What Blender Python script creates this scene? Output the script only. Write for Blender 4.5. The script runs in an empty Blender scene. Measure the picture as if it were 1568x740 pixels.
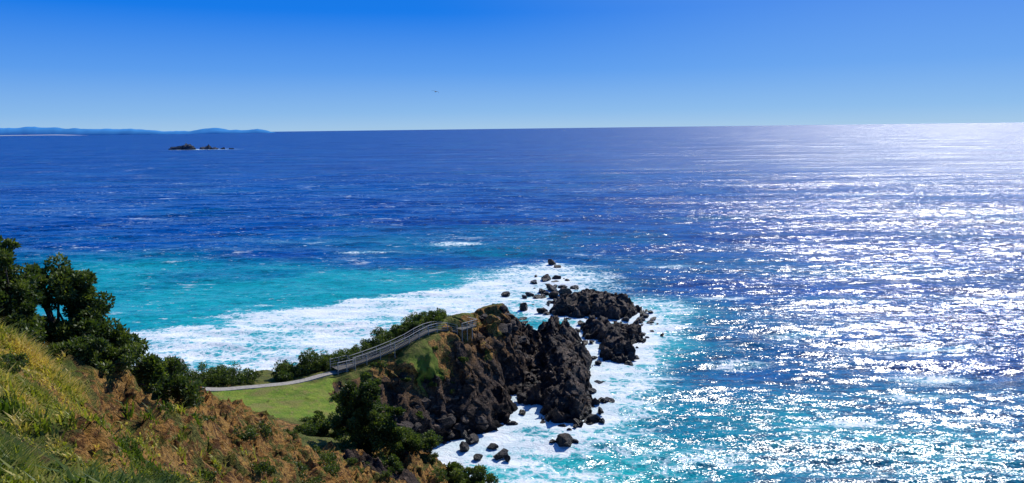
import bpy, bmesh, math, random
import numpy as np
from mathutils import Vector, Matrix
random.seed(7); rng=np.random.default_rng(11)
S=bpy.context.scene
# ------------------------------------------------------------ noise
def _h(ix,iy,iz,s):
    h=(ix.astype(np.int64)*374761393+iy.astype(np.int64)*668265263+iz.astype(np.int64)*1274126177+s*9781237)&0xffffffff
    h=((h^(h>>13))*1103515245)&0xffffffff
    h=((h^(h>>16))*2654435761)&0xffffffff
    return ((h^(h>>15))&0xffffff)/float(0xffffff)
def vn(x,y,z=0.0,s=0):
    x=np.asarray(x,float);y=np.asarray(y,float);z=np.zeros_like(x)+z
    ix=np.floor(x);iy=np.floor(y);iz=np.floor(z)
    fx=x-ix;fy=y-iy;fz=z-iz
    fx=fx*fx*fx*(fx*(fx*6-15)+10);fy=fy*fy*fy*(fy*(fy*6-15)+10);fz=fz*fz*fz*(fz*(fz*6-15)+10)
    r=0
    for a in (0,1):
        wx=fx if a else 1-fx
        for b in (0,1):
            wy=fy if b else 1-fy
            for c in (0,1):
                wz=fz if c else 1-fz
                r=r+_h(ix+a,iy+b,iz+c,s)*wx*wy*wz
    return r*2-1
def fbm(x,y,z=0.0,o=4,s=0,g=.5):
    r=0;a=1;f=1
    for i in range(o):
        r=r+a*vn(x*f+i*17.3,y*f+i*5.1,np.asarray(z)*f+i*3.7,s+i);a*=g;f*=2.03
    return r
def ridged(x,y,z=0.0,o=4,s=0,g=.5):
    r=0;a=1;f=1
    for i in range(o):
        r=r+a*(1-2*np.abs(vn(x*f+i*11.3,y*f+i*7.1,np.asarray(z)*f+i*1.7,s+i)));a*=g;f*=2.1
    return r
def sst(a,b,x):
    t=np.clip((x-a)/(b-a),0,1);return t*t*(3-2*t)
def sdf(x,y,poly):
    "positive inside"
    d=np.full(x.shape,1e18);ins=np.zeros(x.shape,bool);n=len(poly)
    for i in range(n):
        ax,ay=poly[i];bx,by=poly[(i+1)%n]
        ex,ey=bx-ax,by-ay
        t=np.clip(((x-ax)*ex+(y-ay)*ey)/(ex*ex+ey*ey),0,1)
        d=np.minimum(d,(x-ax-t*ex)**2+(y-ay-t*ey)**2)
        c=((ay>y)!=(by>y))&(x<(bx-ax)*(y-ay)/((by-ay) if by!=ay else 1e-9)+ax)
        ins^=c
    d=np.sqrt(d);return np.where(ins,d,-d)
# ------------------------------------------------------------ mesh helpers
def mesh_np(name,verts,quads=None,tris=None,mats=(),smooth=True,attrs=None,matidx=None,link=True):
    me=bpy.data.meshes.new(name)
    verts=np.asarray(verts,np.float32)
    nq=0 if quads is None else len(quads);nt=0 if tris is None else len(tris)
    me.vertices.add(len(verts));me.vertices.foreach_set('co',verts.ravel())
    loops=[]
    if nq: loops.append(np.asarray(quads).ravel())
    if nt: loops.append(np.asarray(tris).ravel())
    L=np.concatenate(loops).astype(np.int32)
    me.loops.add(len(L));me.loops.foreach_set('vertex_index',L)
    me.polygons.add(nq+nt)
    st=np.concatenate([np.arange(nq)*4,nq*4+np.arange(nt)*3]).astype(np.int32)
    me.polygons.foreach_set('loop_start',st)
    me.update(calc_edges=True);me.validate()
    me.polygons.foreach_set('use_smooth',np.full(len(me.polygons),smooth))
    for m in mats: me.materials.append(m)
    if matidx is not None and len(matidx)==len(me.polygons):
        me.polygons.foreach_set('material_index',np.asarray(matidx,np.int32))
    if attrs:
        for k,v in attrs.items():
            a=me.attributes.new(k,'FLOAT','POINT');a.data.foreach_set('value',np.asarray(v,np.float32).ravel())
    me.update()
    ob=bpy.data.objects.new(name,me)
    if link: S.collection.objects.link(ob)
    return ob
def gridquads(nr,nc):
    i=np.arange(nr-1)[:,None]*nc+np.arange(nc-1)[None,:]
    i=i.ravel();return np.stack([i,i+1,i+nc+1,i+nc],1)
# ------------------------------------------------------------ node helper
class NT:
    def __init__(s,name):
        s.m=bpy.data.materials.new(name);s.m.use_nodes=True;s.t=s.m.node_tree
        s.t.nodes.clear();s.out=s.n('ShaderNodeOutputMaterial')
    def n(s,t,**k):
        x=s.t.nodes.new(t)
        for a,b in k.items(): setattr(x,a,b)
        return x
    def l(s,a,b): s.t.links.new(a,b)
    def setin(s,sock,v):
        if isinstance(v,bpy.types.NodeSocket): s.l(v,sock)
        elif v is not None:
            if isinstance(v,(tuple,list)) and len(v)==3 and sock.type=='RGBA': v=(*v,1)
            sock.default_value=v
    def math(s,op,a,b=None,clamp=False):
        x=s.n('ShaderNodeMath',operation=op,use_clamp=clamp);s.setin(x.inputs[0],a)
        if b is not None:s.setin(x.inputs[1],b)
        return x.outputs[0]
    def vm(s,op,a,b=None,c=None):
        x=s.n('ShaderNodeVectorMath',operation=op);s.setin(x.inputs[0],a)
        if b is not None:s.setin(x.inputs[1],b)
        if c is not None:s.setin(x.inputs[2],c)
        return x.outputs[0]
    def pos(s,sc=(1,1,1),rot=(0,0,0)):
        g=s.n('ShaderNodeNewGeometry');mp=s.n('ShaderNodeMapping')
        mp.inputs['Scale'].default_value=sc;mp.inputs['Rotation'].default_value=rot
        s.l(g.outputs['Position'],mp.inputs['Vector']);return mp.outputs[0]
    def noise(s,vec,scale,detail=4,rough=.55,dist=0,col=False):
        x=s.n('ShaderNodeTexNoise');s.l(vec,x.inputs['Vector'])
        x.inputs['Scale'].default_value=scale;x.inputs['Detail'].default_value=detail
        x.inputs['Roughness'].default_value=rough;x.inputs['Distortion'].default_value=dist
        return x.outputs[1 if col else 0]
    def mr(s,v,a,b,c=0,d=1,sm=True):
        x=s.n('ShaderNodeMapRange');x.interpolation_type='SMOOTHSTEP' if sm else 'LINEAR'
        s.setin(x.inputs[0],v)
        for i,q in enumerate((a,b,c,d)): s.setin(x.inputs[i+1],q)
        return x.outputs[0]
    def mix(s,f,a,b,bt='MIX'):
        x=s.n('ShaderNodeMix',data_type='RGBA',blend_type=bt)
        s.setin(x.inputs[0],f);s.setin(x.inputs[6],a);s.setin(x.inputs[7],b);return x.outputs[2]
    def attr(s,n):
        x=s.n('ShaderNodeAttribute',attribute_name=n);return x.outputs['Fac']
    def bump(s,h,dist,st=1,nrm=None):
        x=s.n('ShaderNodeBump');s.l(h,x.inputs['Height']);x.inputs['Distance'].default_value=dist
        x.inputs['Strength'].default_value=st
        if nrm: s.l(nrm,x.inputs['Normal'])
        return x.outputs[0]
    def pbr(s,col,rough=.8,nrm=None,spec=.5,**k):
        x=s.n('ShaderNodeBsdfPrincipled');s.setin(x.inputs['Base Color'],col);s.setin(x.inputs['Roughness'],rough)
        s.setin(x.inputs['Specular IOR Level'],spec)
        if nrm: s.l(nrm,x.inputs['Normal'])
        for a,b in k.items(): s.setin(x.inputs[a],b)
        return x.outputs[0]
    def done(s,sh): s.l(sh,s.out.inputs[0]);return s.m
# ------------------------------------------------------------ sun / world / camera
AZ=math.radians(33);EL=math.radians(42)
sd=Vector((math.sin(AZ)*math.cos(EL),math.cos(AZ)*math.cos(EL),math.sin(EL)))
L=bpy.data.lights.new('sun','SUN');L.energy=4.8;L.angle=math.radians(.5);L.color=(1,.975,.91)
lo=bpy.data.objects.new('sun',L);S.collection.objects.link(lo);lo.rotation_euler=sd.to_track_quat('Z','Y').to_euler()
lo.location=(100,100,200)
W=bpy.data.worlds.new('World');S.world=W;W.use_nodes=True;wt=W.node_tree
class WN(NT):
    def __init__(s,t): s.t=t
w=WN(wt)
bg=wt.nodes['Background'];sk=w.n('ShaderNodeTexSky');sk.sky_type='NISHITA';sk.sun_disc=False
sk.sun_elevation=EL;sk.sun_rotation=AZ;sk.altitude=0;sk.air_density=1.0;sk.dust_density=.3;sk.ozone_density=3
tc=w.n('ShaderNodeTexCoord');sx=w.n('ShaderNodeSeparateXYZ');w.l(tc.outputs['Generated'],sx.inputs[0])
cr=w.n('ShaderNodeValToRGB');w.l(sx.outputs[2],cr.inputs[0]);e=cr.color_ramp.elements
for p_,c_ in [(0,(3.7,5.8,8.1)),(.022,(2.5,4.9,8.3)),(.075,(1.0,3.3,8.4)),(.15,(.0,1.85,8.0)),(.35,(.0,1.2,5.6)),(1,(.0,.7,3.4))]:
    q=e.new(p_) if p_ not in (0,1) else e[0 if p_==0 else -1];q.color=(*[a*.1 for a in c_],1)
dt=w.n('ShaderNodeVectorMath',operation='DOT_PRODUCT');w.l(tc.outputs['Generated'],dt.inputs[0]);dt.inputs[1].default_value=sd
glow=w.mr(dt.outputs['Value'],.66,1.0,0,.38)
grad=w.mix(glow,cr.outputs[0],(.42,.66,.9))
gx=w.mix(1,grad,(10,10,10),'MULTIPLY')
skb=w.mix(1,sk.outputs[0],(.55,.8,1.35),'MULTIPLY')
w.l(w.mix(.05,gx,skb),bg.inputs[0]);bg.inputs[1].default_value=.1
cd=bpy.data.cameras.new('camera');cam=bpy.data.objects.new('camera',cd);S.collection.objects.link(cam);S.camera=cam
cd.sensor_width=36;cd.lens=25.71;cd.clip_start=.1;cd.clip_end=200000
cam.matrix_world=Matrix.Translation((0,0,50))@Matrix.Rotation(math.radians(90-8.8),4,'X')@Matrix.Rotation(math.radians(-.7),4,'Z')
S.view_settings.view_transform='Standard';S.view_settings.look='None';S.view_settings.exposure=0
# ------------------------------------------------------------ terrain
COAST=[(60,-120),(30,-40),(18,10),(15,40),(13,60),(7,75),(-3,88),(-9,97),(-12,104),(-10.5,109),(-6.5,113),(-3.7,116.5),(-2,123),(.5,130),(2,138),(4,150),(6,160),(3,170),(-2,167),(-8,158),(-15,148),(-23,139),(-33,132),(-46,127),(-62,123),(-85,116),(-130,104),(-220,90),(-220,-120)]
CP=[(0,0,48.2),(-6,-8,49),(8,-10,46),(20,-30,40),(-30,-30,52),(-80,-40,52),(0,5,46),(0,10,42),(0,20,34.5),(0,40,24),(3,50,17),(3,60,11),(10,30,22),(14,5,34),
(-7,9.4,45.3),(-4,8,45.6),(-8.9,20.6,39.4),(-11.2,15.4,44.3),(-10.8,19,41.5),(-8.5,13.3,44.0),(-9.9,18,41.3),(-13.5,19,44.5),(-14.5,22,42.5),(-11.8,22,40.3),(-12.5,26,38.8),(-17,26,41.6),(-17.5,28.8,39.6),(-16.7,30.7,38.2),
(-17.6,38,35.6),(-13,30.3,36.5),(-16.6,43.7,31.8),(-13.4,42.5,30.6),(-12,35.7,32.8),(-13.2,49,26.9),(-11,51.7,25),(-11.4,54.8,24.7),(-9,58.6,23),(-7.5,54.4,22.2),(-4.5,56.3,21.5),(-4,60,18),
(-12,66,16),(-6,70,10),(-22,60,24),(-25,75,17),(-35,75,18),(-30,65,23),(-22,20,47),(-30,24,44),(-40,40,35),(-28,42,33),(-60,60,27),(-80,40,38),(-80,100,17),(-60,102,14),
(-41.6,98,13),(-31,91,13.5),(-27,103,12),(-21,84,12),(-47,102,13),(-35,106.5,12),(-29,111,12),(-26,113.5,12),(-18,120,14.2),(-12,127,16.0),(-8.5,131,16.5),(-4,137,15.2),(.5,146,14.4),(-17,110,10.6),(-16,100,8),(-9,118,11.2),(-4,130,12.8),(-13,95,7),(-40,118,10),(-25,122,11),(-13,138,12),(-60,115,11)]
CP=np.array(CP,float)
def _tps(r2): return np.where(r2>0,r2*np.log(np.maximum(r2,1e-9))*.5,0)
n=len(CP);K=_tps((CP[:,None,0]-CP[None,:,0])**2+(CP[:,None,1]-CP[None,:,1])**2)+np.eye(n)*.6
P=np.c_[np.ones(n),CP[:,:2]];A=np.block([[K,P],[P.T,np.zeros((3,3))]])
SOL=np.linalg.solve(A,np.r_[CP[:,2],0,0,0])
def top(x,y):
    r=SOL[n]+SOL[n+1]*x+SOL[n+2]*y
    for i in range(n): r=r+SOL[i]*_tps((x-CP[i,0])**2+(y-CP[i,1])**2)
    return r
DIRT=[(-8.6,14.5),(-6,20),(-4,30),(-3,40),(0,50),(0,64),(-9,64),(-13.5,52),(-18,44),(-19,34),(-18,27),(-12,20.0)]
def height(x,y,full=False):
    x=np.asarray(x,float);y=np.asarray(y,float)
    t=top(x,y)
    d=sdf(x,y,COAST)+1.7*fbm(x*.2,y*.2,o=5,s=5,g=.55)
    sl=np.interp(y,[60,85,98,109,114,120,130,150],[2.2,1.6,1.05,.8,1.05,1.35,1.8,2.1])
    cl=-1.5+sl*d*(1+.3*vn(x*.3,y*.3,s=9))
    near=sst(66,58,y)
    dirt=sst(-.8,1.0,sdf(x,y,DIRT)+1.2*fbm(x*.5,y*.5,o=3,s=21))
    k=2.6
    hh=np.clip(.5+.5*(cl-t)/k,0,1);z=cl*(1-hh)+t*hh-k*hh*(1-hh)
    rock=1-sst(-2.5,2.0,cl-t+1.3*fbm(x*.4,y*.4,o=3,s=31))
    rg=ridged(x*.28+y*.06,y*.16-x*.05,z*.1,o=6,s=40,g=.58)
    z=z+rock*rg*np.interp(cl-t,[-8,-2],[1.1,.6])*sst(-3,2,z)
    z=z+dirt*near*((ridged(x*.34+y*.1,y*.18,o=7,s=50,g=.64)-.7)*.85)
    z=z+(1-rock)*(.22*fbm(x*.25,y*.25,o=5,s=60,g=.55))+near*.16*fbm(x*.9,y*.9,o=4,s=62)
    z=np.maximum(z,-4)
    if full: return z,cl-t,dirt*near,rock
    return z
xs=np.r_[np.linspace(-220,-66,30),np.arange(-63,-22,.4),np.arange(-22,24,.19),np.linspace(24.5,60,15)]
ys=np.r_[np.linspace(-120,2,25),np.arange(3,62,.15),np.arange(62,84,.5),np.arange(84,178,.22)]
X,Y=np.meshgrid(xs,ys);x=X.ravel();y=Y.ravel()
z,ct,dirt,rk0=height(x,y,True)
rock=1-sst(-1.4,1.4,ct+np.interp(y,[105,114,120,136,146,152],[1.5,3.2,4.8,4.4,1.5,-1.5])+2.8*fbm(x*.2,y*.2,o=6,s=33,g=.6))
gy,gx_=np.gradient(z.reshape(X.shape),ys,xs);slope=np.hypot(gx_,gy).ravel()
earth=np.zeros_like(x)
for (cx,cy,rx,ry) in [(-25,105,1.6,3),(-9,122,3.5,6),(-19,113,4,3),(-3,140,4,6),(-14,112,3,3),(-22,96,2.5,5),(-5,133,3,3),(-28,86,8,3)]:
    earth=np.maximum(earth,np.exp(-(((x-cx)/rx)**2+((y-cy)/ry)**2)))
earth=sst(.34,.62,earth+.36*fbm(x*.35,y*.35,o=5,s=70)+.34*sst(2,-3,ct)*(y>100))
earth=np.maximum(earth*(y>70),dirt*(1-.5*sst(.1,.5,fbm(x*.4,y*.4,o=4,s=72))))
earth=np.maximum(earth,sst(.9,1.5,slope+.5*fbm(x*.4,y*.4,o=4,s=77))*(y<95))
rock=rock*sst(78,96,y+4*fbm(x*.1,y*.1,s=80))
rock=np.maximum(rock,.8*sst(.35,.75,np.exp(-(((x+10.0)/2.4)**2+((y-52)/4.0)**2))+.35*fbm(x*.5,y*.5,o=4,s=81)))
lawn=sst(-1,1,sdf(x,y,[(-52,104),(-46,92),(-33,86),(-25,92),(-23,104),(-28,109.5),(-36,105),(-44,103)])+1.0*fbm(x*.4,y*.4,o=3,s=90))
lawn=np.maximum(lawn,.6*sst(-1,1,sdf(x,y,[(-24,112),(-15,119),(-10,125),(-5,119),(-14,107)])+fbm(x*.5,y*.5,o=3,s=92)))
dk=np.maximum(rk0,rock)*(y>78)+.4*dirt
dx=dk*.85*fbm(x*.35,y*.35,z*.35,o=5,s=101,g=.6);dy=dk*.85*fbm(x*.35,y*.35,z*.35,o=5,s=111,g=.6)
tv=np.stack([x+dx,y+dy,z],1)
def rocknodes(t):
    v=t.pos();
    nA=t.noise(v,.35,8,.65);nB=t.noise(v,1.6,8,.7);nC=t.noise(t.pos((.6,.6,2.2),(.5,.35,.3)),1.1,6,.65)
    col=t.mix(t.mr(nA,.35,.65),(.03,.022,.019),(.11,.076,.06))
    col=t.mix(t.mr(nC,.52,.66),col,(.27,.185,.135))
    col=t.mix(t.mr(nB,.50,.64),col,(.018,.014,.014))
    h=t.math('ADD',t.math('MULTIPLY',nC,.9),t.math('ADD',t.math('MULTIPLY',nB,1.5),t.math('MULTIPLY',nA,1.5)))
    return col,h
def mat_terrain():
    t=NT('headland_ground')
    v=t.pos();rc,rh=rocknodes(t)
    n1=t.noise(v,.5,8,.6);n2=t.noise(v,3.0,8,.65);n3=t.noise(v,11,6,.7)
    g=t.mix(t.mr(n1,.35,.65),(.05,.08,.012),(.14,.16,.025));g=t.mix(t.mr(n2,.45,.7),g,(.26,.19,.06))
    g=t.mix(t.mr(n3,.5,.7,0,.6),g,(.02,.035,.01))
    n0=t.noise(v,.16,5,.6)
    lw=t.mix(t.mr(n1,.3,.7),(.13,.23,.02),(.26,.32,.035));lw=t.mix(t.mr(n2,.48,.7,0,.7),lw,(.06,.10,.018))
    lw=t.mix(t.mr(n0,.48,.62,0,.75),lw,(.24,.21,.06))
    lw=t.mix(t.mr(t.noise(v,1.1,6,.7),.56,.66,0,.8),lw,(.30,.20,.08))
    g=t.mix(t.attr('lawn'),g,lw)
    e=t.mix(t.mr(n1,.35,.65),(.36,.165,.04),(.56,.31,.085));e=t.mix(t.mr(n2,.47,.58),e,(.12,.05,.016))  # dark blotches paint crevice shade into the earth colour
    e=t.mix(t.mr(n3,.53,.66,0,.7),e,(.62,.40,.16))
    veg=t.math('MULTIPLY',t.mr(t.noise(v,.9,8,.72),.51,.57),.92)
    e=t.mix(veg,e,t.mix(t.mr(n3,.35,.65),(.035,.055,.01),(.20,.20,.04)))
    ef=t.mr(t.math('ADD',t.attr('earth'),t.math('MULTIPLY',t.math('SUBTRACT',n2,.5),1.2)),.35,.65)
    col=t.mix(ef,g,e)
    rf=t.mr(t.math('ADD',t.attr('rock'),t.math('MULTIPLY',t.math('SUBTRACT',n2,.5),.9)),.4,.6)
    sep=t.n('ShaderNodeSeparateXYZ');t.l(v,sep.inputs[0])
    up=t.math('MULTIPLY',t.mr(sep.outputs[2],4,11),t.math('MULTIPLY',t.mr(n1,.42,.6),t.mr(sep.outputs[2],19,15)))
    rc=t.mix(t.math('MULTIPLY',up,.85),rc,(.29,.155,.06))
    wet=t.mr(sep.outputs[2],.3,1.8);rc=t.mix(wet,(.012,.011,.012),rc)
    col=t.mix(rf,col,rc)
    h=t.math('ADD',t.math('MULTIPLY',n2,t.mr(ef,0,1,.45,1.2)),t.math('MULTIPLY',n3,.3))
    h=t.math('ADD',h,t.math('MULTIPLY',n1,.6))
    h=t.math('ADD',h,t.math('MULTIPLY',t.math('MULTIPLY',rh,rf),.9))
    return t.done(t.pbr(col,.9,t.bump(h,.7,1),.2))
M_T=mat_terrain()
mesh_np('headland_terrain',tv,gridquads(len(ys),len(xs)),mats=[M_T],attrs={'rock':rock,'earth':earth,'lawn':lawn})
# ------------------------------------------------------------ rock masses
def mat_rock():
    t=NT('dark_rock');c,h=rocknodes(t);v=t.pos();sep=t.n('ShaderNodeSeparateXYZ');t.l(v,sep.inputs[0])
    wet=t.mr(t.math('ADD',sep.outputs[2],t.noise(v,.6,4)),.6,2.2)
    c=t.mix(wet,(.012,.011,.013),c);r=t.mr(wet,0,1,.35,.8)
    return t.done(t.pbr(c,r,t.bump(h,.65,1),.4))
M_R=mat_rock()
RIDGE=[(6.5,121),(10,119),(13.4,121.5),(15,127),(13.8,134),(15,141),(15.5,150),(14,158),(15.5,164),(13,170),(9,174),(5.5,169),(6,158),(4.5,148),(5.2,138),(4.6,130)]
ISL1=[(11,195),(17,190),(26,188),(32,188),(35,194),(30,202),(22,206),(13,204)]
ISL2=[(19.5,154),(22.5,152),(25.5,155),(26,163),(31,168),(30,173),(24,176),(20,181),(17,177),(20,168)]
def rock_mass(name,poly,H,w,step,seed,ang,below=2):
    p=np.array(poly);x0,y0=p.min(0)-3;x1,y1=p.max(0)+3
    xs=np.arange(x0,x1,step);ys=np.arange(y0,y1,step);X,Y=np.meshgrid(xs,ys);x=X.ravel();y=Y.ravel()
    d=sdf(x,y,poly)+1.9*fbm(x*.3,y*.3,o=5,s=seed,g=.6)
    ca,sa=math.cos(ang),math.sin(ang);u=x*ca+y*sa;v=-x*sa+y*ca
    Hh=H(x,y) if callable(H) else H
    prof=np.where(d>0,1-np.exp(-d/w),d*.8/Hh*2)
    z=Hh*prof
    r=ridged(u*.07,v*.30,o=6,s=seed+3,g=.58)
    z=z+sst(-2,2,d)*((r-.2)*Hh*.26+1.0*ridged(x*.5,y*.5,o=4,s=seed+9,g=.6)*.5)-.35
    st=.9;zz=z/st+.35*fbm(x*.3,y*.3,s=seed+12);z=z*.6+.4*(np.floor(zz)+sst(.25,.75,zz-np.floor(zz)))*st
    z=np.maximum(z,-3)
    dx=.7*fbm(x*.45,y*.45,z*.45,o=5,s=seed+20,g=.6);dy=.7*fbm(x*.45,y*.45,z*.45,o=5,s=seed+30,g=.6)
    return mesh_np(name,np.stack([x+dx,y+dy,z],1),gridquads(len(ys),len(xs)),mats=[M_R])
rock_mass('rock_ridge',RIDGE,lambda x,y:np.interp(y,[118,124,135,150,165,176],[3.4,5.2,5.2,5.8,6.4,3.6]),3.4,.19,200,1.4)
rock_mass('rocky_islet',ISL1,4.0,2.6,.25,300,.15)
rock_mass('rocky_islet.001',ISL2,3.3,2.2,.22,400,1.2)
def boulder(r,seed,sub=3):
    g=np.random.default_rng(seed);bm=bmesh.new();bmesh.ops.create_icosphere(bm,subdivisions=sub,radius=1)
    v=np.array([q.co[:] for q in bm.verts]);f=np.array([[a.index for a in q.verts] for q in bm.faces]);bm.free()
    for k in range(16):
        nn=g.normal(size=3);nn/=np.linalg.norm(nn);c=g.uniform(.45,.85);d=v@nn;m=d>c;v[m]-=nn*(d[m]-c)[:,None]
    v=v*(1+.10*fbm(v[:,0]*2+seed,v[:,1]*2,v[:,2]*2,o=3,s=seed))[:,None]
    v*=np.array([g.uniform(.8,1.3),g.uniform(.8,1.3),g.uniform(.55,.95)])*r
    a=g.uniform(0,6.28);R=np.array([[math.cos(a),-math.sin(a),0],[math.sin(a),math.cos(a),0],[0,0,1]]);return v@R.T,f
def boulders(name,items,sub=3):
    V=[];F=[];o=0
    for i,(bx,by,bz,r) in enumerate(items):
        v,f=boulder(r,int(abs(bx)*131+abs(by)*17+i)%100000,sub);V.append(v+np.array([bx,by,bz]));F.append(f+o);o+=len(v)
    return mesh_np(name,np.concatenate(V),tris=np.concatenate(F),mats=[M_R],smooth=False)
SINGLE=[(7.9,111,.2,1.9),(9.6,111.3,0,.9),(6.2,111.6,0,.7),(14.8,267,.3,2.6),(16.5,262,.1,1.5),(11,238,.2,2.5),(7,236,0,1.6),(15,241,0,1.7),(12,225,.2,2.3),(9,222,0,1.6),(16,218,.2,2.4),(12,213,.2,2.0),(7,213,0,1.4),(20,212,.1,1.6),
(35,189,0,1.5),(37,187,0,1.0),(33,184,0,.9),(-2,107,.1,1.2),(-3.5,110,0,.9),(-7,112,.3,1.4),(-8,109,.2,1.2),(1.5,124,0,.9),(-.5,119,0,1.1),(13.5,120.5,.2,1.4),(11,118.5,.1,1.2),(-9,190,0,1.4),(-5,186,.1,1.3),(-6,197,0,1.6),(-12,181,0,1.3),(-1,105.5,.1,.8),(-5.5,106,.1,.8),(28,178,.1,1.2),(18,151,.1,1.1),(3,200,.2,1.8),(8,196,.2,1.6)]
for i,it in enumerate(SINGLE):
    boulders('sea_rock',[it],4 if it[3]>1.1 else 3)
it=[]
for k in range(460):
    bx=random.uniform(-20,3);by=random.uniform(98,116);zz=float(height(np.array([bx]),np.array([by]))[0])
    if -1.2<zz<6.5: it.append((bx,by,zz+.05,random.choice([.35,.5,.6,.8,1.1,1.5])*random.uniform(.7,1.1)))
for k in range(160):
    bx=random.uniform(1,6);by=random.uniform(128,160);it.append((bx,by,random.uniform(-.4,1.0)+(by-128)*.03,random.uniform(.4,1.1)))
for k in range(70):
    bx=random.uniform(-14,6);by=random.uniform(166,190);it.append((bx,by,random.uniform(-.6,.3),random.uniform(.5,1.6)))
for k in range(60):
    a=random.uniform(0,1);bx=-5+a*8+random.uniform(-1.5,1.5);by=140+a*9+random.uniform(-3,4);zz=float(height(np.array([bx]),np.array([by]))[0]);it.append((bx,by,zz+.2,random.uniform(.5,1.6)))
for k in range(150):
    pl=random.choice([RIDGE,RIDGE,ISL1,ISL2]);q=random.choice(pl);it.append((q[0]+random.uniform(-3,3),q[1]+random.uniform(-3,3),random.uniform(-.5,.4),random.uniform(.4,1.4)))
for k in range(46):
    a=random.uniform(0,1);it.append((9+8*a*0+random.gauss(3,5),205+a*42,random.uniform(-.6,.15),random.uniform(.4,1.7)))
for k in range(14): it.append((random.uniform(26,38),random.uniform(172,187),random.uniform(-.5,.1),random.uniform(.4,1.1)))
boulders('boulder_rubble',it,3)
# ------------------------------------------------------------ sea
ang=np.radians(np.r_[np.linspace(-115,-48,30)[:-1],np.arange(-48,48,.2),np.linspace(48,115,30)])
rr=[8.]
while rr[-1]<90: rr.append(rr[-1]*1.04)
while rr[-1]<1500: rr.append(rr[-1]*1.0036)
while rr[-1]<90000: rr.append(rr[-1]*1.03)
rr=np.array(rr);Aa,Rr=np.meshgrid(ang,rr);R=Rr.ravel();x=R*np.sin(Aa.ravel());y=R*np.cos(Aa.ravel());z=np.zeros_like(x)
g=np.random.default_rng(5);sp=np.maximum(R*.0036,.3)
wx=x+7*vn(x*.03,y*.03,s=1);wy=y+7*vn(x*.025,y*.025,s=2)
for i in range(34):
    lam=2.2*(26/2.2)**(i/33.);th=math.radians(97+g.normal()*26);amp=.0098*lam**.85*g.uniform(.6,1.3)*.8
    k=2*math.pi/lam;ph=k*(math.cos(th)*wx+math.sin(th)*wy)+g.uniform(0,6.28)
    f=sst(3.0,6.0,lam/sp)*sst(1400,350,R);s_=np.sin(ph);z+=amp*f*(1-2*np.abs(np.sin(ph*.5))+.3*s_)
grp=.75+.4*vn(x*.02,y*.035,s=8)
dl=np.maximum.reduce([sdf(x,y,p) for p in (COAST,RIDGE,ISL1,ISL2)])
z*=grp*sst(0,22,-dl+4)*.7+.3
foam=1.0*np.exp(-np.clip(-dl-2.0,0,None)/5.0)
def blob(cx,cy,rx,ry,s,rot=0):
    c,s_=math.cos(rot),math.sin(rot);u=(x-cx)*c+(y-cy)*s_;v=-(x-cx)*s_+(y-cy)*c
    return s*np.exp(-((u/rx)**2+(v/ry)**2))
for b in [(10,238,26,34,.78),(-2,215,16,16,.75),(30,180,14,22,.78),(40,200,14,16,.58),(22,148,12,20,.70),(18,128,10,14,.62),(8,112,16,9,.64),(-3,112,9,12,.85),(2,125,4,12,1),(18,200,20,16,.8),(22,105,16,7,.46),(4,100,14,7,.54),
 (70,172,14,4,.45),(95,160,18,3,.47),(48,150,10,4,.45),(75,130,12,3,.45),(-25,320,14,6,.6),(60,210,12,4,.42),(55,118,12,3,.45),(85,140,14,3,.45),(-60,300,18,4,.42),(60,260,16,4,.42),(-890,2150,110,40,.95)]:
    foam=np.maximum(foam,blob(*b))
BRK=[(-130,145),(-110,170),(-90,187),(-72,201),(-45,216),(-12,238),(2,226),(-7,200),(-20,184),(-30,167),(-44,148),(-75,132)]
sb=sdf(x,y,BRK);foam=np.maximum(foam,sst(-10,8,sb+7*fbm(x*.05,y*.08,o=5,s=3))*(.70+.16*fbm(x*.03,y*.07,o=4,s=17)))
for cx,cy,r in [(a[0],a[1],a[3]) for a in SINGLE]: foam=np.maximum(foam,blob(cx,cy,r+2.4,r+2.4,.9))
sh=np.maximum.reduce([blob(-75,210,90,70,1.15),blob(-30,205,60,64,1.0),blob(-150,225,85,72,.95),blob(10,195,50,85,.62),blob(30,105,80,40,.54),blob(10,120,32,50,.74),blob(60,150,60,50,.34),blob(-20,270,140,110,.38),np.exp(-np.clip(-dl,0,None)/22)])
sh=np.clip(sh+.22*fbm(x*.02,y*.04,o=5,s=14),0,1)
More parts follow.
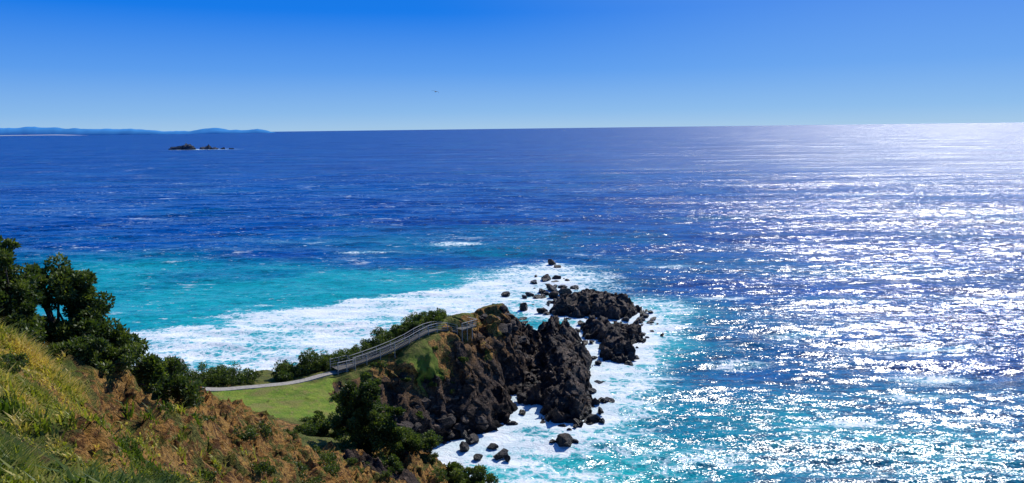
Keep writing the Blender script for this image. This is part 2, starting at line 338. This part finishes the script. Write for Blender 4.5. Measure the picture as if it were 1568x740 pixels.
def mat_sea():
    t=NT('sea_water');v=t.pos()
    ln=t.n('ShaderNodeVectorMath',operation='LENGTH');t.l(v,ln.inputs[0]);dist=ln.outputs['Value']
    big=t.noise(t.pos((.5,1.8,1)),.006,7,.65);mid=t.noise(t.pos((.3,1.7,1)),.05,9,.72)
    s=t.attr('shallow');inv=t.mr(s,.35,.8,1,.3)
    deep=t.mix(t.mr(big,.3,.7),(.0,.042,.28),(.0,.098,.38))
    deep=t.mix(t.mr(mid,.45,.64,0,.8),deep,(.0,.022,.15))
    c=t.mix(t.mr(s,.03,.5),deep,(.0,.14,.27));c=t.mix(t.mr(s,.38,.9),c,(.01,.38,.39))
    va=t.pos((.5,1.15,1),(0,0,.10));vb=t.pos((.65,1.05,1),(0,0,-.15));vc=t.pos((.25,1.2,1),(0,0,.05))
    nA=t.noise(va,.55,5,.68,.2,True);nB=t.noise(vb,3.4,3,.62,.3,True);nC=t.noise(vc,.03,7,.68,.1,True)
    sA=t.vm('MULTIPLY',t.vm('SUBTRACT',nA,(.5,.5,.5)),(1.5,1.65,0));sB=t.vm('MULTIPLY',t.vm('SUBTRACT',nB,(.5,.5,.5)),(1.5,1.5,0))
    sC=t.vm('MULTIPLY',t.vm('SUBTRACT',nC,(.5,.5,.5)),(.6,1.0,0))
    gust=t.math('MULTIPLY',t.mr(t.noise(t.pos((.22,1.3,1)),.012,8,.7),.32,.68,.6,1.4),t.mr(dist,120,700,.88,1.12))
    ss=t.vm('ADD',t.vm('ADD',sA,sB),sC);sc=t.n('ShaderNodeVectorMath',operation='SCALE');t.l(ss,sc.inputs[0]);t.l(gust,sc.inputs['Scale'])
    gn=t.n('ShaderNodeNewGeometry')
    nrm=t.vm('NORMALIZE',t.vm('ADD',gn.outputs['Normal'],sc.outputs[0]))
    chop_shade=t.math('ADD',t.math('MULTIPLY',t.noise(va,.55,8,.74,.3),1),t.math('MULTIPLY',t.noise(vb,2.6,4,.65),.4))
    chop_shade_far=t.noise(vc,.12,9,.75)
    c=t.mix(t.math('MULTIPLY',t.mr(chop_shade,.69,.80,0,.95),t.mr(s,.3,.9,1,.6)),c,t.mix(1,c,(.12,.18,.32),'MULTIPLY'))  # shaded wave faces painted into the water colour as dark flecks
    c=t.mix(t.mr(chop_shade,.66,.54,0,.7),c,t.mix(1,c,(1.7,1.6,1.35),'MULTIPLY'))  # lit wave faces painted in as brighter water colour
    c=t.mix(t.math('MULTIPLY',t.mr(chop_shade_far,.5,.60,0,.8),inv),c,t.mix(1,c,(.28,.36,.48),'MULTIPLY'))  # broader wave shade put into the colour, weaker in shallows
    f=t.attr('foam')
    dn=t.noise(v,.35,4,.5,0,True)
    mv=t.vm('MULTIPLY_ADD',dn,(3,3,3),v)
    vo=t.n('ShaderNodeTexVoronoi',feature='DISTANCE_TO_EDGE');t.l(mv,vo.inputs['Vector']);vo.inputs['Scale'].default_value=.5
    vo2=t.n('ShaderNodeTexVoronoi',feature='DISTANCE_TO_EDGE');t.l(mv,vo2.inputs['Vector']);vo2.inputs['Scale'].default_value=1.4
    lace=t.math('ADD',t.mr(vo.outputs['Distance'],0,.35,.3,-.12,False),t.mr(vo2.outputs['Distance'],0,.35,.16,-.08,False))
    fn=t.noise(t.vm('MULTIPLY',mv,(.5,1.15,1)),.20,10,.74)
    tot=t.math('ADD',t.math('MULTIPLY',f,1.25),t.math('ADD',lace,t.math('MULTIPLY',t.math('SUBTRACT',fn,.5),2.5)))
    ff=t.mr(tot,.68,1.0,0,1,False);ff=t.math('MULTIPLY',ff,t.mr(f,.08,.3))
    haze=t.math('MULTIPLY',t.mr(tot,.2,.85),t.mr(f,.12,.5));c=t.mix(t.math('MULTIPLY',haze,.5),c,(.16,.58,.60))
    wc=t.noise(t.pos((.42,1.1,1),(0,0,.1)),.5,8,.76);wb=t.noise(t.pos(),.02,3)
    wc2=t.noise(t.pos((.3,1.2,1),(0,0,.05)),.10,9,.78)
    wbs=t.math('MULTIPLY',t.math('SUBTRACT',wb,.5),.22)
    cap=t.mr(t.math('ADD',wc,wbs),.61,.65);cap2=t.mr(t.math('ADD',wc2,wbs),.62,.655)
    ff=t.math('MAXIMUM',ff,t.math('MULTIPLY',t.math('MAXIMUM',cap,cap2),.72))
    rough=t.mr(t.mr(dist,150,1400),0,1,.20,.31)
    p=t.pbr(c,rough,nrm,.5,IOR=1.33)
    fb=t.bump(t.noise(mv,1.1,7,.65),.35,1)
    fo=t.pbr(t.mix(t.mr(fn,.4,.65),(.58,.70,.74),(.84,.86,.86)),.8,fb,.2)
    mx=t.n('ShaderNodeMixShader');t.l(ff,mx.inputs[0]);t.l(p,mx.inputs[1]);t.l(fo,mx.inputs[2])
    return t.done(mx.outputs[0])
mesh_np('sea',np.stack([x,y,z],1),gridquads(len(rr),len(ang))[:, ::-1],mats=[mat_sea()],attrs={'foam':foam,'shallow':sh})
# ------------------------------------------------------------ distant things
def simple(name,col,rough=.8,bumpd=0,sc=5,var=.3,spec=.3):
    t=NT(name);v=t.pos();nn=t.noise(v,sc,6,.6);c=t.mix(t.mr(nn,.3,.7),tuple(a*(1-var) for a in col),tuple(min(1,a*(1+var)) for a in col))
    return t.done(t.pbr(c,rough,t.bump(nn,bumpd) if bumpd else None,spec))
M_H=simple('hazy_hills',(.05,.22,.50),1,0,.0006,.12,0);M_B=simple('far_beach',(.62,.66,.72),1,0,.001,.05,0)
ux=np.linspace(-.95,-.318,260);px=784+1120*ux
hp=np.interp(px,[-300,-60,0,60,110,140,180,225,255,300,318,335,360,375,400,415,428],[6,9,13,13.5,11.5,10,9.5,8,5,4,7.5,8.5,6.5,5.5,7,4,0])
hp=np.maximum(hp+.7*fbm(ux*60,ux*0,o=4,s=4)*sst(428,400,px),0)
D=22000;rows=[(D,0),(D+60,.3),(D+900,.75),(D+1800,1.0),(D+3500,.6),(D+5000,-.1)]
V=[]
for d,k in rows:
    V.append(np.stack([ux*d,np.full_like(ux,d),hp*k*d/1120*.93+fbm(ux*90,ux*0+d*.001,o=3,s=6)*12*k-1],1))
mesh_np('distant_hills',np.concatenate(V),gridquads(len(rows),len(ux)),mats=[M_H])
ub=np.linspace(-.95,-.57,60);V=[]
for d,zz in ((D-500,-1),(D-480,22),(D-200,28),(D-100,-2)): V.append(np.stack([ub*d,np.full_like(ub,d),np.full_like(ub,zz)*sst(-.57,-.62,ub)],1))
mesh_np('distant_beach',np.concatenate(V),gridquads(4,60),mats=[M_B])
V=[];F=[];o=0
for i,(cx,r,h) in enumerate([(-962,26,17),(-938,20,12),(-985,13,8),(-898,17,12),(-880,12,13),(-862,10,6),(-845,8,4),(-812,6,3)]):
    v,f=boulder(1,900+i,4);v=v*(1+.18*ridged(v[:,0]*2.5,v[:,1]*2.5,v[:,2]*2.5,o=4,s=i))[:,None]
    V.append(v*np.array([r,r*.9,h*1.5])+np.array([cx,2150+random.uniform(-15,15),0]));F.append(f+o);o+=len(v)
mesh_np('offshore_rock_island',np.concatenate(V),tris=np.concatenate(F),mats=[simple('distant_rock',(.04,.05,.07),.9,0,.05,.3)],smooth=False)
# ------------------------------------------------------------ boxes, path, boardwalk
class MB:
    def __init__(s): s.v=[];s.q=[];s.m=[]
    def beam(s,p,q,w,h,up=Vector((0,0,1)),mi=0):
        p=Vector(p);q=Vector(q);d=(q-p).normalized()
        if abs(d.z)>.95: up=Vector((0,1,0))
        a=d.cross(up).normalized();b=a.cross(d).normalized();o=len(s.v)
        for c in (p,q):
            for i,j in ((-1,-1),(1,-1),(1,1),(-1,1)): s.v.append(tuple(c+a*i*w/2+b*j*h/2))
        s.q+=[(o,o+1,o+2,o+3)[::-1],(o+4,o+5,o+6,o+7)]+[(o+i,o+(i+1)%4,o+4+(i+1)%4,o+4+i) for i in range(4)]
        s.m+=[mi]*6
    def make(s,name,mats): return mesh_np(name,s.v,s.q,mats=mats,smooth=False,matidx=s.m)
def Hs(a,b): return float(height(np.array([a],float),np.array([b],float))[0])
def catmull(pts,step):
    P=[Vector((a,b,0)) for a,b in pts];P=[P[0]*2-P[1]]+P+[P[-1]*2-P[-2]];out=[]
    for i in range(1,len(P)-2):
        m=max(2,int((P[i+1]-P[i]).length/step))
        for k in range(m):
            t=k/m;out.append(.5*((2*P[i])+(P[i+1]-P[i-1])*t+(2*P[i-1]-5*P[i]+4*P[i+1]-P[i+2])*t*t+(3*P[i]-P[i-1]-3*P[i+1]+P[i+2])*t**3))
    out.append(P[-2]);return out
def smoothz(pl,off,it=12):
    zz=[Hs(p.x,p.y) for p in pl]
    for _ in range(it): zz=[zz[0]]+[(zz[i-1]+zz[i]*2+zz[i+1])/4 for i in range(1,len(zz)-1)]+[zz[-1]]
    for p,a in zip(pl,zz): p.z=a+off
    return pl
M_C=simple('path_concrete',(.32,.29,.25),.9,.02,3,.25)
M_W=[simple('deck_timber',(.13,.12,.105),.85,.01,8,.3),simple('rail_timber',(.38,.36,.32),.8,.01,8,.25)]
path=smoothz(catmull([(-62,99.5),(-54,100),(-47,102.2),(-41,103.6),(-35,106.3),(-30.5,110),(-26.8,113)],.5),.16)
V=[]
for i,p in enumerate(path):
    a=(path[min(i+1,len(path)-1)]-path[max(i-1,0)]);a.z=0;a.normalize();nrm=Vector((-a.y,a.x,0))
    for s_,dz in ((-.8,-.5),(-.7,0),(.7,0),(.8,-.5)): V.append(tuple(p+nrm*s_+Vector((0,0,dz))))
mesh_np('footpath',V,gridquads(len(path),4),mats=[M_C],smooth=False)
bw=smoothz(catmull([(-26.2,113.6),(-22.3,116.6),(-18,119.8),(-13.8,124.2),(-10.6,127.8)],1.8),.6,4)
m=MB()
def rail(m,line):
    for i,p in enumerate(line):
        g=Hs(p.x,p.y);m.beam((p.x,p.y,max(min(g,p.z)-.5,p.z-2.2)),(p.x,p.y,p.z+1.16),.12,.12,mi=1)
    for a,b in zip(line[:-1],line[1:]):
        m.beam(a+Vector((0,0,1.19)),b+Vector((0,0,1.19)),.14,.055,mi=1)
        for hz in (.35,.75): m.beam(a+Vector((0,0,hz)),b+Vector((0,0,hz)),.035,.06,mi=1)
Ls=[];Rs=[]
for i,p in enumerate(bw):
    a=(bw[min(i+1,len(bw)-1)]-bw[max(i-1,0)]);a.z=0;a.normalize();nr=Vector((-a.y,a.x,0));Ls.append(p+nr*.75);Rs.append(p-nr*.75)
rail(m,Ls);rail(m,Rs)
for i in range(len(bw)-1):
    for k in range(9):
        t=(k+.5)/9;l=Ls[i].lerp(Ls[i+1],t);r=Rs[i].lerp(Rs[i+1],t);m.beam(l,r,.17,.045)
    m.beam(Ls[i]-Vector((0,0,.14)),Ls[i+1]-Vector((0,0,.14)),.06,.18);m.beam(Rs[i]-Vector((0,0,.14)),Rs[i+1]-Vector((0,0,.14)),.06,.18)
m.make('boardwalk_stairs',M_W)
def platform(name,c,ax,w,l,z):
    m=MB();ax=Vector(ax).normalized();nr=Vector((-ax.y,ax.x,0));c=Vector((c[0],c[1],z))
    k=int(l/.16)
    for i in range(k):
        t=-l/2+(i+.5)*l/k;m.beam(c+ax*t-nr*w/2,c+ax*t+nr*w/2,.145,.045)
    for s_ in (-1,0,1): m.beam(c-ax*l/2+nr*s_*w*.45-Vector((0,0,.15)),c+ax*l/2+nr*s_*w*.45-Vector((0,0,.15)),.08,.2)
    def seg(a,b): 
        nn=max(2,int((b-a).length/1.2)+1);rail(m,[a.lerp(b,i/(nn-1)) for i in range(nn)])
    A=c-ax*l/2-nr*w/2;B=c+ax*l/2-nr*w/2;C=c+ax*l/2+nr*w/2;D_=c-ax*l/2+nr*w/2
    seg(A,B);seg(C,D_)
    if 'lookout' in name: seg(B,C)
    return m.make(name,M_W)
platform('lookout_platform',(-9.1,129.5),(1,1.1,0),3.4,3.8,max(bw[-1].z+.03,Hs(-8.2,130.5)+.5))
platform('timber_platform',(-27.3,112.6),(1,.85,0),2.6,3.0,bw[0].z+.02)
# ------------------------------------------------------------ foliage
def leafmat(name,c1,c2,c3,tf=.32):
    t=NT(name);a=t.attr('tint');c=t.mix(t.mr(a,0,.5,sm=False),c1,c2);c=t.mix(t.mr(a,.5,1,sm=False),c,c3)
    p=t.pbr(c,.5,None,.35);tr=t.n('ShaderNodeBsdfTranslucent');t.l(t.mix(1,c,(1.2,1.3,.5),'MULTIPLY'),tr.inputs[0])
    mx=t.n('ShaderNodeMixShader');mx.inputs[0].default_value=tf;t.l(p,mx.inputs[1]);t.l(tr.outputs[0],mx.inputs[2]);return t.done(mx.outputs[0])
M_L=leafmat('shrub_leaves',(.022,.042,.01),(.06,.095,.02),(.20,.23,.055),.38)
M_G=leafmat('grass_blades',(.08,.13,.015),(.28,.30,.04),(.62,.46,.15),.45)
M_BK=simple('bark',(.09,.07,.055),.9,.01,10,.3)
def leaves(pts,nrm,size,g,asp=.45):
    N=len(pts);d=g.normal(size=(N,3))*.8+nrm;d/=np.linalg.norm(d,axis=1)[:,None]
    r=g.normal(size=(N,3));a=np.cross(d,r);a/=np.linalg.norm(a,axis=1)[:,None]
    s=size*g.uniform(.6,1.3,N)[:,None]
    p0=pts;p1=pts+d*s*.5+a*s*asp*.5;p2=pts+d*s;p3=pts+d*s*.5-a*s*asp*.5
    V=np.stack([p0,p1,p2,p3],1).reshape(-1,3);Q=np.arange(4*N).reshape(-1,4);return V,Q
def tube(pts,rad,ns=6):
    V=[];Q=[];P=[Vector(p) for p in pts]
    for i,p in enumerate(P):
        d=(P[min(i+1,len(P)-1)]-P[max(i-1,0)]).normalized();a=d.orthogonal().normalized();b=d.cross(a)
        for k in range(ns): V.append(tuple(p+(a*math.cos(6.2832*k/ns)+b*math.sin(6.2832*k/ns))*rad[i]))
    for i in range(len(P)-1):
        for k in range(ns): Q.append((i*ns+k,i*ns+(k+1)%ns,(i+1)*ns+(k+1)%ns,(i+1)*ns+k))
    return V,Q
def plant(base,clumps,leaf,N,seed,trunk=.12):
    g=np.random.default_rng(seed);V=[];Q=[];T=[];MI=[];o=0;base=np.array(base,float)
    vol=np.array([c[3]**2 for c in clumps]);cnt=(vol/vol.sum()*N).astype(int)
    for c,k in zip(clumps,cnt):
        cc=np.array(c[:3]);r=c[3]
        ns=14;dirs=g.normal(size=(ns,3));dirs/=np.linalg.norm(dirs,axis=1)[:,None]
        sc=cc+dirs*r*g.uniform(.35,1.05,(ns,1))*np.array([1,1,.8]);sr=r*g.uniform(.18,.42,ns)
        w=g.integers(0,ns,k);u=g.normal(size=(k,3));u/=np.linalg.norm(u,axis=1)[:,None]
        rad=g.uniform(.45,1.05,k)**.6
        p=base+sc[w]+u*(sr[w]*rad)[:,None]*np.array([1,1,.85])
        v,q=leaves(p,u*.7+np.array([0,0,.4]),leaf,g);V.append(v);Q.append(q+o);o+=len(v)
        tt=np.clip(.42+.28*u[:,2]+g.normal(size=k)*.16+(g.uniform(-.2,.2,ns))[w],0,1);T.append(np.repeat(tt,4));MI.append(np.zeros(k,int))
        b0=np.array([c[0]*.1,c[1]*.1,-.3]);mid=cc*.5+g.normal(size=3)*.12*r
        for tgt in [cc]+[sc[j] for j in range(min(ns,5))]:
            tv_,tq=tube([base+b0,base+mid,base+tgt],[trunk*(.8 if tgt is cc else .35),trunk*.4,trunk*.12]);V.append(np.array(tv_));Q.append(np.array(tq)+o);o+=len(tv_)
            T.append(np.zeros(len(tv_)));MI.append(np.ones(len(tq),int))
    return np.concatenate(V),np.concatenate(Q),np.concatenate(T),np.concatenate(MI)
def plants(name,parts):
    V=[];Q=[];T=[];M=[];o=0
    for v,q,t,m_ in parts: V.append(v);Q.append(q+o);T.append(t);M.append(m_);o+=len(v)
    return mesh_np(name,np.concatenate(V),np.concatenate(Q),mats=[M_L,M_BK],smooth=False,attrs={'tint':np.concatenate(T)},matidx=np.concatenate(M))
def shrub(name,*a): return plants(name,[plant(*a)])
def gz(a,b,d=0): return (a,b,Hs(a,b)+d)
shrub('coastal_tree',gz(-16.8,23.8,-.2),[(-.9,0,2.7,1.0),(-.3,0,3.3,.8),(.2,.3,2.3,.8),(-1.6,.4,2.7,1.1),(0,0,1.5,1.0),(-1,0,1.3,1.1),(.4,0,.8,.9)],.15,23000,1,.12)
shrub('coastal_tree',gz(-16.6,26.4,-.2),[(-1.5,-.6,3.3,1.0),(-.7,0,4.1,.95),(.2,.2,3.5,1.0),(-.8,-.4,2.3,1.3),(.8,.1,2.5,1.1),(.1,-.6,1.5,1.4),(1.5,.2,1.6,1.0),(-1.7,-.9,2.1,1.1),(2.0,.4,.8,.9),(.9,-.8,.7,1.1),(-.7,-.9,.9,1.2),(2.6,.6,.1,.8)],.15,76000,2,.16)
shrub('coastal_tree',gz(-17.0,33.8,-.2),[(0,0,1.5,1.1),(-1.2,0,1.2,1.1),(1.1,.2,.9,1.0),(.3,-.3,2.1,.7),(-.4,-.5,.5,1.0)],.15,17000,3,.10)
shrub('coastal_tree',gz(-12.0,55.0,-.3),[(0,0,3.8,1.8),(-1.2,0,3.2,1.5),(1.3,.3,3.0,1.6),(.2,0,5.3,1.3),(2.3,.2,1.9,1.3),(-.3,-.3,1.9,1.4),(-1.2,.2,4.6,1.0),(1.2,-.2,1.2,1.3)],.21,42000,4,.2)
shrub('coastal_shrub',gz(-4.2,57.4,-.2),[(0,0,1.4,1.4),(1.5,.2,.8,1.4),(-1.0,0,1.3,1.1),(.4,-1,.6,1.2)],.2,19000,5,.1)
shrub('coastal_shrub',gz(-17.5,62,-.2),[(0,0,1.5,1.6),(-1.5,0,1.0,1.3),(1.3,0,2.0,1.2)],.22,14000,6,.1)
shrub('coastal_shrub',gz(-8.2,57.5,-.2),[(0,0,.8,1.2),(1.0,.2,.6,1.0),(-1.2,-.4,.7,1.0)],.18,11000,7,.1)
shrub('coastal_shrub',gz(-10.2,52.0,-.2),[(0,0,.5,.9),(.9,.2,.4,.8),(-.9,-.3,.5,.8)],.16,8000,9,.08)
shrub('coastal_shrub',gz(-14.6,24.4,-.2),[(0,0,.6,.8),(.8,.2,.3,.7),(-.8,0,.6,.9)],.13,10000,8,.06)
k=10
def belt(line,n,r,spread,hoff=.5):
    global k;out=[]
    for i in range(n):
        t=(i+.5)/n*(len(line)-1);a=int(t);b=min(a+1,len(line)-1);f=t-a
        px_=line[a][0]*(1-f)+line[b][0]*f+random.uniform(-spread,spread);py_=line[a][1]*(1-f)+line[b][1]*f+random.uniform(-spread,spread)
        rr_=r*random.uniform(.7,1.25)
        cl=[(random.uniform(-1,1)*rr_,random.uniform(-1,1)*rr_,hoff*rr_+random.uniform(-.2,.5)*rr_,rr_*random.uniform(.6,1)) for _ in range(4)]
        out.append(plant(gz(px_,py_,-.2),cl,.28,4400,k,.08));k+=1
    plants('coastal_thicket',out)
belt([(-66,98),(-58,104),(-48,107),(-42,109)],14,2.1,.9)
belt([(-37,110.5),(-31,115),(-28,117)],9,1.9,.6)
belt([(-26,119),(-21.5,122.3),(-17.0,126),(-14.2,129.2)],18,1.75,.4,.42)
sc=[]
for i in range(190):
    a=random.uniform(-18,-3);b=random.uniform(20,62);rr_=random.choice([.15,.2,.3,.4,.65])*random.uniform(.8,1.2)
    if a<-17+(b-26)*.1: continue
    sc.append(plant(gz(a,b,-.08),[(0,0,.3*rr_,rr_),(rr_*.8,.2*rr_,.1,rr_*.7)],.06+.1*rr_,int(500+1200*rr_),k,.02));k+=1
for i in range(26):
    r_=random.uniform(10,22);a_=math.radians(random.uniform(-42,-25));rr_=random.uniform(.12,.32);a=r_*math.sin(a_);b=r_*math.cos(a_)
    sc.append(plant(gz(a,b,.05),[(0,0,.3*rr_,rr_),(rr_*.8,.2*rr_,.3*rr_,rr_*.7)],.065,1000,k,.015));k+=1
for i in range(80):
    a=random.uniform(-27,-4);b=random.uniform(86,128);rr_=random.uniform(.25,.8)
    if Hs(a,b)<5 or (b-113.6)>(a+26.2)*.85-1.5: continue
    sc.append(plant(gz(a,b,-.1),[(0,0,.2*rr_,rr_),(rr_,.2,.0,rr_*.8)],.22,1000,k,.03));k+=1
plants('scrub_vegetation',sc)
# ------------------------------------------------------------ grass
def grass():
    g=np.random.default_rng(77);N=15000
    r=5+25*g.uniform(0,1,N)**.8;a=np.radians(g.uniform(-46,-8,N));x=r*np.sin(a);y=r*np.cos(a)
    dm=sst(-.8,1.0,sdf(x,y,DIRT)+1.2*fbm(x*.5,y*.5,o=3,s=21))
    bare=sst(.12,.45,fbm(x*.5,y*.5,o=4,s=88))*.85
    keep=(g.uniform(0,1,N)>np.maximum(dm*.95,bare))&(x<-1)
    x=x[keep];y=y[keep];r=r[keep];n_=len(x);B=24
    kind=sst(-.3,.4,fbm(x*.5,y*.5,o=3,s=7))
    tx=np.repeat(x,B)+g.normal(size=n_*B)*.10;ty=np.repeat(y,B)+g.normal(size=n_*B)*.10
    L_=np.repeat(g.uniform(.14,.5,n_)*(.4+.85*kind),B)*g.uniform(.6,1.25,n_*B)
    tz=height(tx,ty)-.04
    th=g.uniform(0,6.283,n_*B);lean=g.uniform(.3,1.6,n_*B)
    dx,dy=np.cos(th)*lean,np.sin(th)*lean
    p0=np.stack([tx,ty,tz],1);up=np.stack([dx*.4,dy*.4,np.ones_like(dx)],1);up/=np.linalg.norm(up,axis=1)[:,None]
    p1=p0+up*(L_*.55)[:,None];t2=np.stack([dx,dy,np.full_like(dx,.4)],1);t2/=np.linalg.norm(t2,axis=1)[:,None]
    p2=p1+t2*(L_*.5)[:,None]
    w=np.stack([-np.sin(th),np.cos(th),np.zeros_like(th)],1)*(np.repeat(g.uniform(.006,.02,n_),B)*(1+np.repeat(r,B)*.03))[:,None]
    V=np.stack([p0-w,p0+w,p1+w*.8,p1-w*.8,p2],1).reshape(-1,3);i=np.arange(n_*B)*5
    Q=np.stack([i,i+1,i+2,i+3],1);T=np.stack([i+3,i+2,i+4],1)
    tint=np.clip(np.repeat(.54+.5*fbm(x*.6,y*.6,o=3,s=9)+g.normal(size=n_)*.24,B)+g.normal(size=n_*B)*.14,0,1)
    mesh_np('grass',V,Q,T,mats=[M_G],smooth=False,attrs={'tint':np.repeat(tint,5)})
grass()
# ------------------------------------------------------------ bird
def bird():
    c=Vector((-15.3,153,57.6));V=[];Q=[]
    pr=[(-.35,.01),(-.25,.05),(-.05,.09),(.12,.085),(.22,.05),(.3,.045),(.36,.02),(.42,.004)]
    tv_,tq=tube([(a,0,.02*math.sin(a*4)) for a,_ in pr],[b for _,b in pr],8);V+=tv_;Q+=tq
    for sgn in (-1,1):
        st=[(0,.0,.13,-.10),(.25,.12,.15,-.08),(.55,.10,.09,-.13),(.78,.03,-.02,-.17),(.9,-.03,-.13,-.18)]
        o=len(V)
        for s_,h,f,b in st:
            for zz in (.008,-.008): V.append((f,sgn*s_,h+zz+.03));V.append((b,sgn*s_,h+zz+.03))
        for i in range(len(st)-1):
            a=o+i*4;Q+=[(a,a+1,a+5,a+4),(a+2,a+6,a+7,a+3),(a,a+4,a+6,a+2),(a+1,a+3,a+7,a+5)]
    o=len(V);V+=[(-.33,.03,0),(-.33,-.03,0),(-.52,-.1,0),(-.52,.1,0)];Q.append((o,o+1,o+2,o+3))
    ob=mesh_np('seabird',V,Q,mats=[simple('bird_feathers',(.03,.028,.026),.7)],smooth=True)
    ob.location=c;ob.rotation_euler=(.25,0,math.radians(65))
bird()
